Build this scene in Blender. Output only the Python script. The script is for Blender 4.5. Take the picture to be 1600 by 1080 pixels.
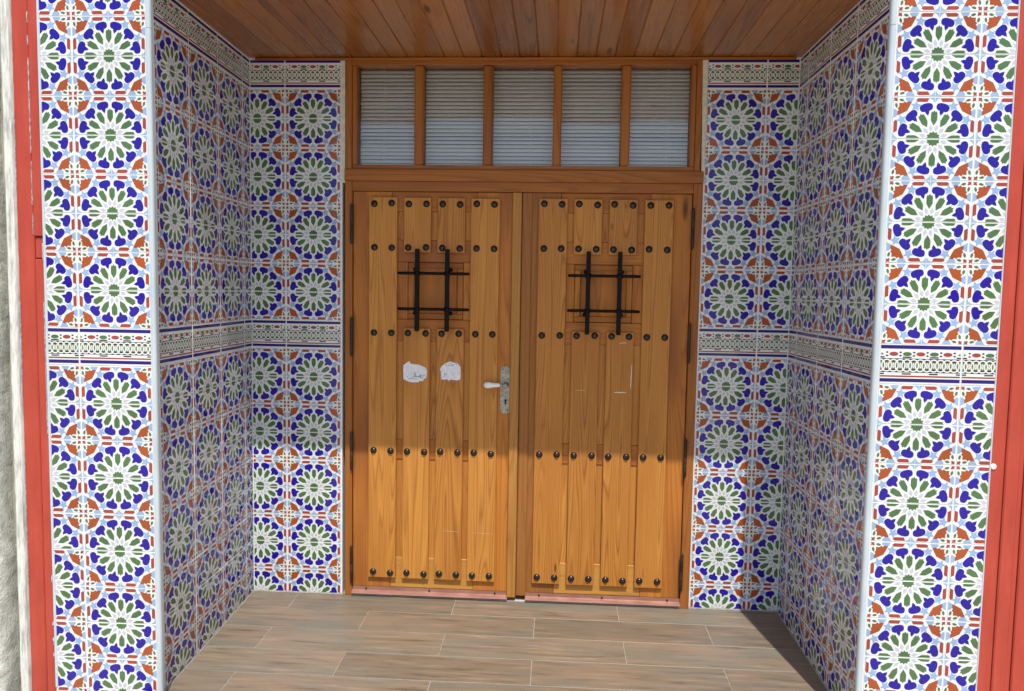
import bpy, bmesh, math, random
from mathutils import Vector, Matrix
from mathutils.geometry import tessellate_polygon

random.seed(7)
R = math.radians
scene = bpy.context.scene
for o in list(bpy.data.objects):
    bpy.data.objects.remove(o)

# ------------------------------------------------------------------ camera
cam_data = bpy.data.cameras.new('camera')
cam = bpy.data.objects.new('camera', cam_data)
scene.collection.objects.link(cam)
YAW, PITCH, ROLL, FPX = -0.0587, -0.0723, 0.0165, 1172.2
_f = Vector((math.sin(YAW) * math.cos(PITCH), math.cos(YAW) * math.cos(PITCH), math.sin(PITCH)))
_r = Vector((math.cos(YAW), -math.sin(YAW), 0))
_u = _r.cross(_f)
_r2 = math.cos(ROLL) * _r + math.sin(ROLL) * _u
_u2 = -math.sin(ROLL) * _r + math.cos(ROLL) * _u
m = Matrix((_r2, _u2, -_f)).transposed().to_4x4()
m.translation = Vector((0.0, -3.6966, 1.569))
cam.matrix_world = m
cam_data.sensor_fit = 'HORIZONTAL'
cam_data.sensor_width = 36.0
cam_data.lens = FPX / 1600.0 * 36.0
cam_data.clip_start = 0.05
cam_data.clip_end = 500.0
scene.camera = cam

# ------------------------------------------------------------------ light
SUN = Vector((0.183, -1.0, 1.965)).normalized()      # towards the sun
world = bpy.data.worlds.new('World')
scene.world = world
world.use_nodes = True
wn, wl = world.node_tree.nodes, world.node_tree.links
wn.clear()
sky = wn.new('ShaderNodeTexSky')
sky.sky_type = 'NISHITA'
sky.sun_disc = False
sky.sun_elevation = math.asin(SUN.z)
sky.sun_rotation = math.atan2(SUN.x, SUN.y)
sky.altitude = 50
sky.air_density = 1.0
sky.dust_density = 2.0
sky.ozone_density = 0.6
bg = wn.new('ShaderNodeBackground')
bg.inputs['Strength'].default_value = 0.122
wout = wn.new('ShaderNodeOutputWorld')
wl.new(sky.outputs[0], bg.inputs[0])
wl.new(bg.outputs[0], wout.inputs[0])
sl = bpy.data.lights.new('sun', 'SUN')
sl.energy = 3.9
sl.angle = R(0.5)
sl.color = (1.0, 0.96, 0.89)
so = bpy.data.objects.new('sun', sl)
scene.collection.objects.link(so)
so.location = SUN * 20
so.rotation_euler = (-SUN).to_track_quat('-Z', 'Y').to_euler()

scene.view_settings.view_transform = 'Standard'
scene.view_settings.look = 'None'
scene.view_settings.gamma = 1.0
scene.view_settings.use_curve_mapping = False
scene.view_settings.exposure = 0.26

# ------------------------------------------------------------------ helpers
COL = scene.collection


def put(name, mesh, parent=None, loc=(0, 0, 0), rot=(0, 0, 0)):
    o = bpy.data.objects.new(name, mesh)
    COL.objects.link(o)
    o.location = loc
    o.rotation_euler = rot
    if parent is not None:
        o.parent = parent
    return o


def tag(o, label=None, cat=None, group=None, kind=None):
    if label: o['label'] = label
    if cat: o['category'] = cat
    if group: o['group'] = group
    if kind: o['kind'] = kind
    return o


def empty(name, loc=(0, 0, 0), rz=0):
    o = put(name, None, None, loc, (0, 0, rz))
    o.empty_display_size = 0.1
    return o


class MB:
    """collects polygons, then becomes one mesh"""
    def __init__(self):
        self.v, self.f, self.m, self.s = [], [], [], []

    def poly(self, pts, mat=0, smooth=False):
        b = len(self.v)
        self.v += [tuple(p) for p in pts]
        self.f.append(tuple(range(b, b + len(pts))))
        self.m.append(mat); self.s.append(smooth)

    def raw(self, vs, fs, mat=0, smooth=False):
        b = len(self.v)
        self.v += [tuple(p) for p in vs]
        for f in fs:
            self.f.append(tuple(i + b for i in f)); self.m.append(mat); self.s.append(smooth)

    def box(self, x0, x1, y0, y1, z0, z1, c=0.0, mat=0):
        """box with chamfered edges"""
        if c <= 0:
            vs = [(x, y, z) for z in (z0, z1) for y in (y0, y1) for x in (x0, x1)]
            fs = [(0, 1, 5, 4), (1, 3, 7, 5), (3, 2, 6, 7), (2, 0, 4, 6), (4, 5, 7, 6), (2, 3, 1, 0)]
            self.raw(vs, fs, mat)
            return
        bm = bmesh.new()
        bmesh.ops.create_cube(bm, size=1.0)
        for v in bm.verts:
            v.co.x = x0 if v.co.x < 0 else x1
            v.co.y = y0 if v.co.y < 0 else y1
            v.co.z = z0 if v.co.z < 0 else z1
        bmesh.ops.bevel(bm, geom=list(bm.edges), offset=c, segments=1, affect='EDGES', profile=0.5)
        bm.verts.ensure_lookup_table()
        self.raw([v.co[:] for v in bm.verts], [[v.index for v in f.verts] for f in bm.faces], mat)
        bm.free()

    def prism(self, pts, z0, z1, mat=0, smooth=False):
        """plan polygon (x,y), counter-clockwise, extruded in z"""
        n = len(pts)
        self.poly([(x, y, z1) for x, y in pts], mat)
        self.poly([(x, y, z0) for x, y in reversed(pts)], mat)
        vs = [(x, y, z0) for x, y in pts] + [(x, y, z1) for x, y in pts]
        self.raw(vs, [(i, (i + 1) % n, n + (i + 1) % n, n + i) for i in range(n)], mat, smooth)

    def plate(self, pts, y0, y1, mat=0):
        """front outline (x,z) counter-clockwise seen from -y; y0 front, y1 back"""
        n = len(pts)
        self.poly([(x, y0, z) for x, z in pts], mat)
        self.poly([(x, y1, z) for x, z in reversed(pts)], mat)
        vs = [(x, y0, z) for x, z in pts] + [(x, y1, z) for x, z in pts]
        self.raw(vs, [(i, n + i, n + (i + 1) % n, (i + 1) % n) for i in range(n)], mat)

    def lathe(self, prof, axis, org, seg=16, mat=0):
        """prof: list of (t, radius) along axis"""
        a = Vector(axis).normalized()
        p = a.orthogonal().normalized(); q = a.cross(p)
        vs, fs = [], []
        for t, rad in prof:
            for k in range(seg):
                an = 2 * math.pi * k / seg
                vs.append(Vector(org) + a * t + (p * math.cos(an) + q * math.sin(an)) * max(rad, 1e-5))
        for i in range(len(prof) - 1):
            for k in range(seg):
                k2 = (k + 1) % seg
                fs.append((i * seg + k, i * seg + k2, (i + 1) * seg + k2, (i + 1) * seg + k))
        self.raw(vs, fs, mat, True)
        if prof[0][1] > 1e-4: self.poly([vs[k] for k in reversed(range(seg))], mat)
        if prof[-1][1] > 1e-4: self.poly([vs[(len(prof) - 1) * seg + k] for k in range(seg)], mat)

    def mesh(self, name, mats):
        me = bpy.data.meshes.new(name)
        me.from_pydata(self.v, [], self.f)
        for mt in (mats if isinstance(mats, (list, tuple)) else [mats]):
            me.materials.append(mt)
        me.polygons.foreach_set('material_index', self.m)
        me.polygons.foreach_set('use_smooth', self.s)
        me.update()
        return me

    def build(self, name, mats, parent=None, loc=(0, 0, 0), rot=(0, 0, 0)):
        return put(name, self.mesh(name, mats), parent, loc, rot)


def boxpart(name, mat, parent, x0, x1, y0, y1, z0, z1, c=0.0015):
    """a chamfered box whose origin is its own centre"""
    cx, cy, cz = (x0 + x1) / 2, (y0 + y1) / 2, (z0 + z1) / 2
    b = MB(); b.box(x0 - cx, x1 - cx, y0 - cy, y1 - cy, z0 - cz, z1 - cz, c)
    return b.build(name, mat, parent, (cx, cy, cz))


# ------------------------------------------------------------------ materials
class NT:
    def __init__(self, name):
        self.mat = bpy.data.materials.new(name)
        self.mat.use_nodes = True
        self.n, self.l = self.mat.node_tree.nodes, self.mat.node_tree.links
        self.n.clear()
        self.out = self.n.new('ShaderNodeOutputMaterial')
        self.b = self.n.new('ShaderNodeBsdfPrincipled')
        self.l.new(self.b.outputs[0], self.out.inputs[0])

    def node(self, t, **kw):
        nd = self.n.new(t)
        for k, v in kw.items():
            setattr(nd, k, v)
        return nd

    def link(self, a, b):
        self.l.new(a, b)

    def math(self, op, a, b=None, clamp=False):
        nd = self.node('ShaderNodeMath', operation=op, use_clamp=clamp)
        for i, x in enumerate((a, b)):
            if x is None: continue
            if isinstance(x, (int, float)): nd.inputs[i].default_value = x
            else: self.link(x, nd.inputs[i])
        return nd.outputs[0]

    def coords(self, scale, rnd=(0, 0, 0), obj=True):
        tc = self.node('ShaderNodeTexCoord')
        src = tc.outputs['Object']
        if any(rnd):
            oi = self.node('ShaderNodeObjectInfo')
            vm = self.node('ShaderNodeVectorMath', operation='SCALE')
            vm.inputs[0].default_value = rnd
            self.link(oi.outputs['Random'], vm.inputs['Scale'])
            ad = self.node('ShaderNodeVectorMath', operation='ADD')
            self.link(src, ad.inputs[0]); self.link(vm.outputs[0], ad.inputs[1])
            src = ad.outputs[0]
        mu = self.node('ShaderNodeVectorMath', operation='MULTIPLY')
        self.link(src, mu.inputs[0]); mu.inputs[1].default_value = scale
        return mu.outputs[0]

    def noise(self, vec, scale, detail=2.0, rough=0.5, dist=0.0):
        nd = self.node('ShaderNodeTexNoise')
        self.link(vec, nd.inputs['Vector'])
        nd.inputs['Scale'].default_value = scale
        nd.inputs['Detail'].default_value = detail
        nd.inputs['Roughness'].default_value = rough
        nd.inputs['Distortion'].default_value = dist
        return nd.outputs['Fac']

    def ramp(self, fac, stops, interp='LINEAR'):
        nd = self.node('ShaderNodeValToRGB')
        nd.color_ramp.interpolation = interp
        els = nd.color_ramp.elements
        while len(els) < len(stops): els.new(0.5)
        for e, (p, c) in zip(els, stops):
            e.position = p
            e.color = (c, c, c, 1) if isinstance(c, (int, float)) else (*c, 1)
        self.link(fac, nd.inputs[0])
        return nd.outputs[0]

    def mix(self, fac, a, b, mode='MIX'):
        nd = self.node('ShaderNodeMix', data_type='RGBA', blend_type=mode)
        for sock, x in ((nd.inputs[0], fac), (nd.inputs[6], a), (nd.inputs[7], b)):
            if isinstance(x, (int, float)): sock.default_value = x
            elif isinstance(x, (tuple, list)): sock.default_value = (*x, 1)
            else: self.link(x, sock)
        return nd.outputs[2]

    def bump(self, h, strength, dist=0.001):
        nd = self.node('ShaderNodeBump')
        nd.inputs['Strength'].default_value = strength
        nd.inputs['Distance'].default_value = dist
        self.link(h, nd.inputs['Height'])
        self.link(nd.outputs[0], self.b.inputs['Normal'])

    def set(self, **kw):
        for k, v in kw.items():
            s = self.b.inputs[k.replace('_', ' ')]
            if isinstance(v, tuple): s.default_value = (*v, 1) if len(v) == 3 else v
            elif isinstance(v, (int, float)): s.default_value = v
            else: self.link(v, s)
        return self


def glaze(name, col, var=0.06):
    t = NT(name)
    oi = t.node('ShaderNodeObjectInfo')
    n = t.noise(t.coords((1, 1, 1), (3.1, 5.3, 7.7)), 14, 3)
    f = t.math('ADD', t.math('MULTIPLY', n, 0.4), t.math('MULTIPLY', oi.outputs['Random'], 0.6))
    c = t.mix(f, tuple(x * (1 - var) for x in col), tuple(min(1, x * (1 + var)) for x in col))
    wav = t.noise(t.coords((1, 1, 1), (9, 4, 2)), 11, 1)
    rg = t.ramp(t.noise(t.coords((1, 1, 1), (2, 8, 5)), 30, 4), [(0.35, 0.045), (0.75, 0.13)])
    t.set(Base_Color=c, Roughness=rg, IOR=1.5, Specular_IOR_Level=0.42)
    t.bump(wav, 0.10, 0.004)
    return t.mat


def wood(name, dark, light, axis='Z', rings=9.0, knots=0.0, rough=0.42, coat=0.0, ring_amt=0.55, var=0.25, patch=None):
    t = NT(name)
    lo = {'X': (0.042, 1, 1), 'Y': (1, 0.042, 1), 'Z': (1, 1, 0.042)}[axis]
    fi = {'X': (0.012, 1, 1), 'Y': (1, 0.012, 1), 'Z': (1, 1, 0.012)}[axis]
    v = t.coords(lo, (17.3, 9.1, 23.7))
    n = t.noise(v, 8.5, 1.4, 0.4, 0.2)
    saw = t.math('FRACT', t.math('MULTIPLY', n, rings * 2.2))
    ring = t.ramp(saw, [(0.0, 0.05), (0.12, 0.55), (0.75, 0.95), (0.93, 0.35), (1.0, 0.05)])
    fine = t.noise(t.coords(fi, (17.3, 9.1, 23.7)), 330, 3, 0.6)
    big = t.noise(t.coords(lo, (5.1, 29.1, 13.7)), 9, 3, 0.55)
    oi = t.node('ShaderNodeObjectInfo')
    a = t.math('MULTIPLY', ring, ring_amt)
    b = t.math('MULTIPLY', t.ramp(fine, [(0.3, 0.0), (0.7, 1.0)]), 0.28)
    c = t.math('MULTIPLY', big, 0.55)
    d = t.math('MULTIPLY', t.math('SUBTRACT', oi.outputs['Random'], 0.5), var * 2)
    s = t.math('ADD', t.math('ADD', a, b), t.math('ADD', c, d))
    s = t.math('SUBTRACT', s, 0.14 + ring_amt * 0.18, True)
    col = t.mix(s, dark, light)
    if patch:
        pf = t.ramp(t.noise(t.coords(tuple(x ** 0.5 for x in lo), (31, 7, 3)), 5, 2), [(0.5, 0.0), (0.68, 0.8)])
        col = t.mix(pf, col, patch)
    if knots > 0:
        vo = t.node('ShaderNodeTexVoronoi')
        kz = tuple(x ** 0.42 for x in lo)
        t.link(t.coords(kz, (41, 3, 19)), vo.inputs['Vector'])
        vo.inputs['Scale'].default_value = 7.0
        vo.inputs['Randomness'].default_value = 1.0
        kf = t.ramp(vo.outputs['Distance'], [(0.0, 1.0), (0.06 * knots, 1.0), (0.13 * knots, 0.0)])
        gate = t.node('ShaderNodeSeparateColor')
        t.link(vo.outputs['Color'], gate.inputs[0])
        kf = t.math('MULTIPLY', kf, t.math('GREATER_THAN', gate.outputs[0], 0.55))
        col = t.mix(t.math('MULTIPLY', kf, 0.8), col, tuple(x * 0.25 for x in dark))
    t.set(Base_Color=col, Roughness=t.ramp(big, [(0.3, rough - 0.08), (0.7, rough + 0.1)]))
    t.set(Specular_IOR_Level=0.3)
    if coat:
        t.set(Coat_Weight=coat, Coat_Roughness=0.22)
    t.bump(t.math('ADD', t.math('MULTIPLY', ring, 0.6), fine), 0.35, 0.0012)
    return t.mat


M = {}
M['white'] = glaze('glaze_white', (0.70, 0.72, 0.70), 0.07)
M['blue'] = glaze('glaze_cobalt', (0.016, 0.006, 0.28), 0.15)
M['green'] = glaze('glaze_green', (0.070, 0.152, 0.055), 0.2)
M['orange'] = glaze('glaze_orange', (0.34, 0.070, 0.017), 0.2)
M['brick'] = glaze('glaze_brick', (0.32, 0.052, 0.036), 0.18)
M['sky'] = glaze('glaze_pale_blue', (0.26, 0.39, 0.60), 0.12)
M['lilac'] = glaze('glaze_lilac', (0.47, 0.50, 0.58), 0.06)
M['black'] = glaze('glaze_black', (0.012, 0.012, 0.035), 0.1)
M['navy'] = glaze('glaze_navy', (0.014, 0.006, 0.16), 0.1)
M['olive'] = glaze('glaze_olive', (0.11, 0.16, 0.035), 0.1)
TM = ['white', 'blue', 'green', 'orange', 'brick', 'sky', 'lilac', 'black', 'olive', 'navy']
TMATS = [M[k] for k in TM]
TI = {k: i for i, k in enumerate(TM)}

t = NT('grout')
n = t.noise(t.coords((1, 1, 1)), 60, 5)
t.set(Base_Color=t.ramp(n, [(0.3, (0.66, 0.68, 0.68)), (0.7, (0.80, 0.82, 0.83))]), Roughness=0.8)
t.bump(n, 0.4, 0.001)
M['grout'] = t.mat

t = NT('trim_white')
n = t.noise(t.coords((1, 1, 0.3)), 22, 4)
t.set(Base_Color=t.ramp(n, [(0.3, (0.44, 0.52, 0.56)), (0.7, (0.54, 0.62, 0.66))]), Roughness=0.25)
M['trim'] = t.mat

t = NT('cream_plaster')
n = t.noise(t.coords((1, 1, 1)), 35, 6, 0.6)
t.set(Base_Color=t.ramp(n, [(0.25, (0.50, 0.45, 0.34)), (0.6, (0.70, 0.66, 0.52))]), Roughness=0.85)
t.bump(n, 0.5, 0.003)
M['cream'] = t.mat

M['plank'] = wood('pine_plank', (0.29, 0.098, 0.015), (0.59, 0.260, 0.050), 'Z', 15, 0.4, 0.46, 0.0, 0.72, 0.20, (0.40, 0.150, 0.026))
M['stile'] = wood('pine_stile', (0.27, 0.082, 0.012), (0.54, 0.205, 0.032), 'Z', 12, 1.0, 0.48, 0.0, 0.6, 0.14, (0.25, 0.078, 0.020))
M['rail'] = wood('pine_rail', (0.27, 0.082, 0.012), (0.54, 0.205, 0.032), 'X', 12, 0.5, 0.48, 0.0, 0.4, 0.10, (0.26, 0.080, 0.022))
M['railpale'] = wood('pine_bottom_rail', (0.38, 0.165, 0.030), (0.62, 0.315, 0.070), 'X', 12, 0.6, 0.48, 0.0, 0.4, 0.05)
M['pale'] = wood('pine_pale', (0.30, 0.120, 0.024), (0.52, 0.255, 0.060), 'Z', 9, 1.6, 0.5, 0.0, 0.5, 0.1)
M['frameX'] = wood('frame_wood', (0.21, 0.064, 0.011), (0.48, 0.180, 0.032), 'X', 10, 1.5, 0.42, 0.0, 0.4, 0.14, (0.24, 0.066, 0.018))
M['frameZ'] = wood('frame_wood_upright', (0.22, 0.066, 0.011), (0.46, 0.170, 0.030), 'Z', 10, 1.5, 0.42, 0.0, 0.4, 0.14)
M['ceil'] = wood('ceiling_varnish', (0.17, 0.050, 0.008), (0.42, 0.155, 0.026), 'Y', 10, 0.9, 0.28, 0.35, 0.5, 0.26)
M['worn'] = wood('worn_stile', (0.22, 0.076, 0.016), (0.40, 0.165, 0.036), 'Z', 8, 0.5, 0.5, 0.0, 0.4, 0.1)

t = NT('iron')
n = t.noise(t.coords((1, 1, 1)), 90, 4)
t.set(Base_Color=t.ramp(n, [(0.35, (0.002, 0.002, 0.002)), (0.75, (0.007, 0.0065, 0.006))]), Roughness=0.42, Specular_IOR_Level=0.14)
t.bump(n, 0.3, 0.001)
M['iron'] = t.mat
t = NT('stud_metal')
n = t.noise(t.coords((1, 1, 1), (3, 7, 9)), 120, 3)
t.set(Base_Color=t.ramp(n, [(0.35, (0.020, 0.018, 0.018)), (0.75, (0.06, 0.055, 0.05))]), Roughness=0.24, Metallic=0.5)
M['stud'] = t.mat
t = NT('hinge_metal')
n = t.noise(t.coords((1, 1, 1), (3, 7, 9)), 70, 5)
t.set(Base_Color=t.ramp(n, [(0.35, (0.022, 0.016, 0.013)), (0.62, (0.05, 0.035, 0.025)), (0.8, (0.14, 0.06, 0.025))]), Roughness=0.55, Metallic=0.4)
M['hinge'] = t.mat
t = NT('handle_metal')
n = t.noise(t.coords((1, 1, 1)), 80, 5)
t.set(Base_Color=t.ramp(n, [(0.3, (0.20, 0.19, 0.15)), (0.7, (0.42, 0.40, 0.34))]), Roughness=0.42, Metallic=0.65)
M['plate'] = t.mat
t = NT('porcelain'); t.set(Base_Color=(0.80, 0.80, 0.80), Roughness=0.08); M['porcelain'] = t.mat
t = NT('dark_hole'); t.set(Base_Color=(0.006, 0.006, 0.006), Roughness=0.7); M['hole'] = t.mat

t = NT('pink_aluminium')
n = t.noise(t.coords((0.3, 1, 1)), 40, 5)
t.set(Base_Color=t.ramp(n, [(0.3, (0.29, 0.135, 0.10)), (0.7, (0.41, 0.205, 0.16))]), Roughness=0.38, Metallic=0.25)
M['kick'] = t.mat

t = NT('paper')
n = t.noise(t.coords((1, 1, 1), (3, 0, 5)), 45, 5)
t.set(Base_Color=t.ramp(n, [(0.3, (0.66, 0.69, 0.74)), (0.7, (0.82, 0.84, 0.86))]), Roughness=0.8)
t.bump(n, 0.5, 0.002)
M['paper'] = t.mat
t = NT('ink'); t.set(Base_Color=(0.05, 0.055, 0.11), Roughness=0.7); M['ink'] = t.mat
t = NT('scuff'); t.set(Base_Color=(0.66, 0.60, 0.50), Roughness=0.8); M['scuff'] = t.mat

t = NT('red_paint')
n = t.noise(t.coords((1, 1, 0.25)), 16, 6, 0.6)
n2 = t.noise(t.coords((1, 1, 0.08)), 60, 4)
c = t.ramp(n, [(0.3, (0.36, 0.040, 0.021)), (0.62, (0.45, 0.056, 0.031)), (0.8, (0.50, 0.085, 0.055))])
chip = t.ramp(t.noise(t.coords((1, 1, 0.6)), 75, 5, 0.7), [(0.715, 0.0), (0.735, 1.0)])
c = t.mix(t.math('MULTIPLY', chip, 0.6), c, (0.62, 0.36, 0.30))
t.set(Base_Color=c, Roughness=t.ramp(n2, [(0.3, 0.32), (0.7, 0.5)]))
t.bump(t.math('ADD', n2, n), 0.35, 0.0025)
M['red'] = t.mat

t = NT('rough_plaster')
v = t.coords((1, 1, 0.7))
n = t.noise(v, 22, 8, 0.65)
n2 = t.noise(v, 110, 5, 0.6)
c = t.ramp(n, [(0.28, (0.34, 0.34, 0.28)), (0.5, (0.60, 0.61, 0.54)), (0.7, (0.72, 0.73, 0.67))])
t.set(Base_Color=c, Roughness=0.9)
t.bump(t.math('ADD', n, t.math('MULTIPLY', n2, 0.5)), 1.0, 0.02)
M['plaster'] = t.mat
t = NT('grey_render')
v = t.coords((1, 1, 0.3))
n = t.noise(v, 18, 7, 0.65)
c = t.ramp(n, [(0.3, (0.26, 0.24, 0.19)), (0.7, (0.42, 0.40, 0.33))])
ck = t.ramp(t.noise(t.coords((1, 1, 0.12)), 45, 6, 0.7), [(0.62, 0.0), (0.68, 1.0)])
c = t.mix(ck, c, (0.035, 0.03, 0.025))
t.set(Base_Color=c, Roughness=0.9)
t.bump(n, 0.6, 0.008)
M['grey'] = t.mat
t = NT('white_strip')
v = t.coords((1, 1, 0.15))
n = t.noise(v, 70, 6, 0.65)
t.set(Base_Color=t.ramp(n, [(0.35, (0.40, 0.41, 0.38)), (0.52, (0.66, 0.68, 0.63)), (0.7, (0.74, 0.76, 0.71))]), Roughness=0.7)
t.bump(n, 0.7, 0.006)
M['strip'] = t.mat

t = NT('floor_porcelain')
v = t.coords((0.10, 1, 1), (13.1, 7.7, 0))
s1 = t.noise(v, 38, 6, 0.62)
s2 = t.noise(t.coords((0.25, 1, 1), (21.1, 17.7, 0)), 7, 4, 0.5, 0.6)
c = t.ramp(s1, [(0.30, (0.085, 0.064, 0.044)), (0.45, (0.160, 0.126, 0.090)), (0.58, (0.195, 0.145, 0.100)), (0.72, (0.260, 0.215, 0.165))])
c = t.mix(t.ramp(s2, [(0.46, 0.0), (0.66, 0.75)]), c, (0.140, 0.138, 0.112))
c = t.mix(t.ramp(t.noise(t.coords((0.25, 1, 1), (9.1, 2.7, 0)), 5, 3), [(0.55, 0.0), (0.7, 0.4)]), c, (0.255, 0.170, 0.112))
oi = t.node('ShaderNodeObjectInfo')
hv = t.node('ShaderNodeHueSaturation')
t.link(c, hv.inputs['Color'])
t.link(t.math('ADD', t.math('MULTIPLY', oi.outputs['Random'], 0.26), 0.99), hv.inputs['Value'])
t.set(Base_Color=hv.outputs[0], Roughness=t.ramp(s1, [(0.3, 0.36), (0.7, 0.52)]))
t.bump(s1, 0.25, 0.0012)
M['floor'] = t.mat
t = NT('floor_grout')
n = t.noise(t.coords((1, 1, 1)), 40, 4)
t.set(Base_Color=t.ramp(n, [(0.3, (0.24, 0.22, 0.185)), (0.7, (0.40, 0.38, 0.33))]), Roughness=0.85)
M['fgrout'] = t.mat

t = NT('concrete')
n = t.noise(t.coords((1, 1, 1)), 3, 8, 0.6)
t.set(Base_Color=t.ramp(n, [(0.3, (0.44, 0.40, 0.34)), (0.7, (0.56, 0.51, 0.44))]), Roughness=0.9)
t.bump(n, 0.4, 0.01)
M['concrete'] = t.mat
t = NT('room_dark'); t.set(Base_Color=(0.55, 0.52, 0.46), Roughness=0.9); M['room'] = t.mat
t = NT('slat_enamel')
n = t.noise(t.coords((0.2, 1, 1), (3, 1, 1)), 9, 3)
t.set(Base_Color=t.ramp(n, [(0.3, (0.80, 0.80, 0.77)), (0.7, (0.87, 0.87, 0.85))]), Roughness=0.4)
M['slat'] = t.mat

t = NT('pane_glass')
t.n.remove(t.b)
tr = t.node('ShaderNodeBsdfTransparent'); tr.inputs[0].default_value = (0.97, 0.98, 0.98, 1)
gl = t.node('ShaderNodeBsdfGlossy'); gl.inputs['Roughness'].default_value = 0.012
fr = t.node('ShaderNodeFresnel'); fr.inputs['IOR'].default_value = 1.5
bp = t.node('ShaderNodeBump'); bp.inputs['Strength'].default_value = 0.14; bp.inputs['Distance'].default_value = 0.004
t.link(t.noise(t.coords((1, 1, 1), (5, 5, 5)), 5, 1), bp.inputs['Height'])
t.link(bp.outputs[0], gl.inputs['Normal'])
mx = t.node('ShaderNodeMixShader')
t.link(t.math('MULTIPLY', fr.outputs[0], 1.5, True), mx.inputs[0])
t.link(tr.outputs[0], mx.inputs[1]); t.link(gl.outputs[0], mx.inputs[2])
t.link(mx.outputs[0], t.out.inputs[0])
M['glass'] = t.mat

# ------------------------------------------------------------------ dimensions
P = 0.142                      # tile course
PW = 0.2805                    # tile column
ZF = 9.9 * P                   # top of the middle frieze
H = ZF + 9 * P + 0.004         # ceiling
D = 0.988                      # depth of the porch
TW, TH = PW - 0.0042, P - 0.0029

# ------------------------------------------------------------------ ground outside
b = MB(); b.box(-60, 60, -80, -1.10, -0.5, -0.13)
tag(b.build('pavement', M['concrete']), kind='structure')

# ------------------------------------------------------------------ porch floor: a bed of grout carrying wood-look tiles
b = MB(); b.box(-1.60, 1.20, -1.12, 0.10, -0.16, -0.0016)
floor = tag(b.build('floor', M['fgrout']), kind='structure')
floor.rotation_euler.x = 0.025
fb = MB(); fb.box(-0.4, 0.4, -0.1, 0.1, -0.009, 0.0, 0.0008)
ROWY = [0.02, -0.1745, -0.3725, -0.5715, -0.7715, -0.9715, -1.115]
for i in range(len(ROWY) - 1):
    ya, yb = ROWY[i] - 0.0017, ROWY[i + 1] + 0.0017
    x = -2.108 + (0.4065 if i % 2 else 0.0)
    while x < 1.2:
        xa, xb = max(x + 0.0017, -1.58), min(x + 0.8130 - 0.0017, 1.16)
        if xb - xa > 0.02:
            cx, cy = (xa + xb) / 2, (ya + yb) / 2
            q = MB(); q.box(xa - cx, xb - cx, yb - cy, ya - cy, -0.009, 0.0, 0.0007)
            o = q.build('floor_tile', M['floor'], floor, (cx, cy, random.uniform(-0.0003, 0.0003)),
                        (random.uniform(-.0012, .0012), random.uniform(-.0008, .0008), 0))
        x += 0.8130

# ------------------------------------------------------------------ ceiling: slab above varnished boards
b = MB(); b.box(-3.2, 2.9, -D + 0.003, 2.4, H + 0.016, H + 0.42)
ceiling = tag(b.build('ceiling', M['grey']), kind='structure')
bw = 0.0905
nb = 0
x = -1.105 - bw * 6
while x < 1.16:
    xa, xb = max(x, -1.60), min(x + bw, 1.165)
    w = xb - xa
    q = MB()
    g = 0.005
    L = D - 0.006
    # tongue-and-groove board, edges chamfered to a V
    pts = [(-w / 2 + 0.0006, 0.0), (-w / 2 + 0.0006, -0.010), (-w / 2 + g, -0.0135), (w / 2 - g, -0.0135), (w / 2 - 0.0006, -0.010), (w / 2 - 0.0006, 0.0)]
    n_ = len(pts)
    vs = [(px, -L / 2, pz) for px, pz in pts] + [(px, L / 2, pz) for px, pz in pts]
    q.raw(vs, [(i, i + 1, n_ + i + 1, n_ + i) for i in range(n_ - 1)] + [tuple(range(n_))[::-1], tuple(range(n_, 2 * n_))])
    q.build('ceiling_board', M['ceil'], ceiling, ((xa + xb) / 2, -L / 2 - 0.001, H + 0.0158 + random.uniform(-.0006, .0004)),
            (0, random.uniform(-.004, .004), 0))
    x += bw
q = MB(); q.box(-0.9, 0.9, -0.009, 0.009, -0.008, 0.008, 0.003)
q = MB(); q.box(-1.30, 1.30, -0.009, 0.009, -0.006, 0.006, 0.003)
q.build('ceiling_moulding', M['frameX'], ceiling, (-0.20, -0.012, H - 0.0055))

# ------------------------------------------------------------------ glazed tiles
def pol(r, tng, ang):
    c, s = math.cos(ang), math.sin(ang)
    return (r * c - tng * s, r * s + tng * c)


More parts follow.
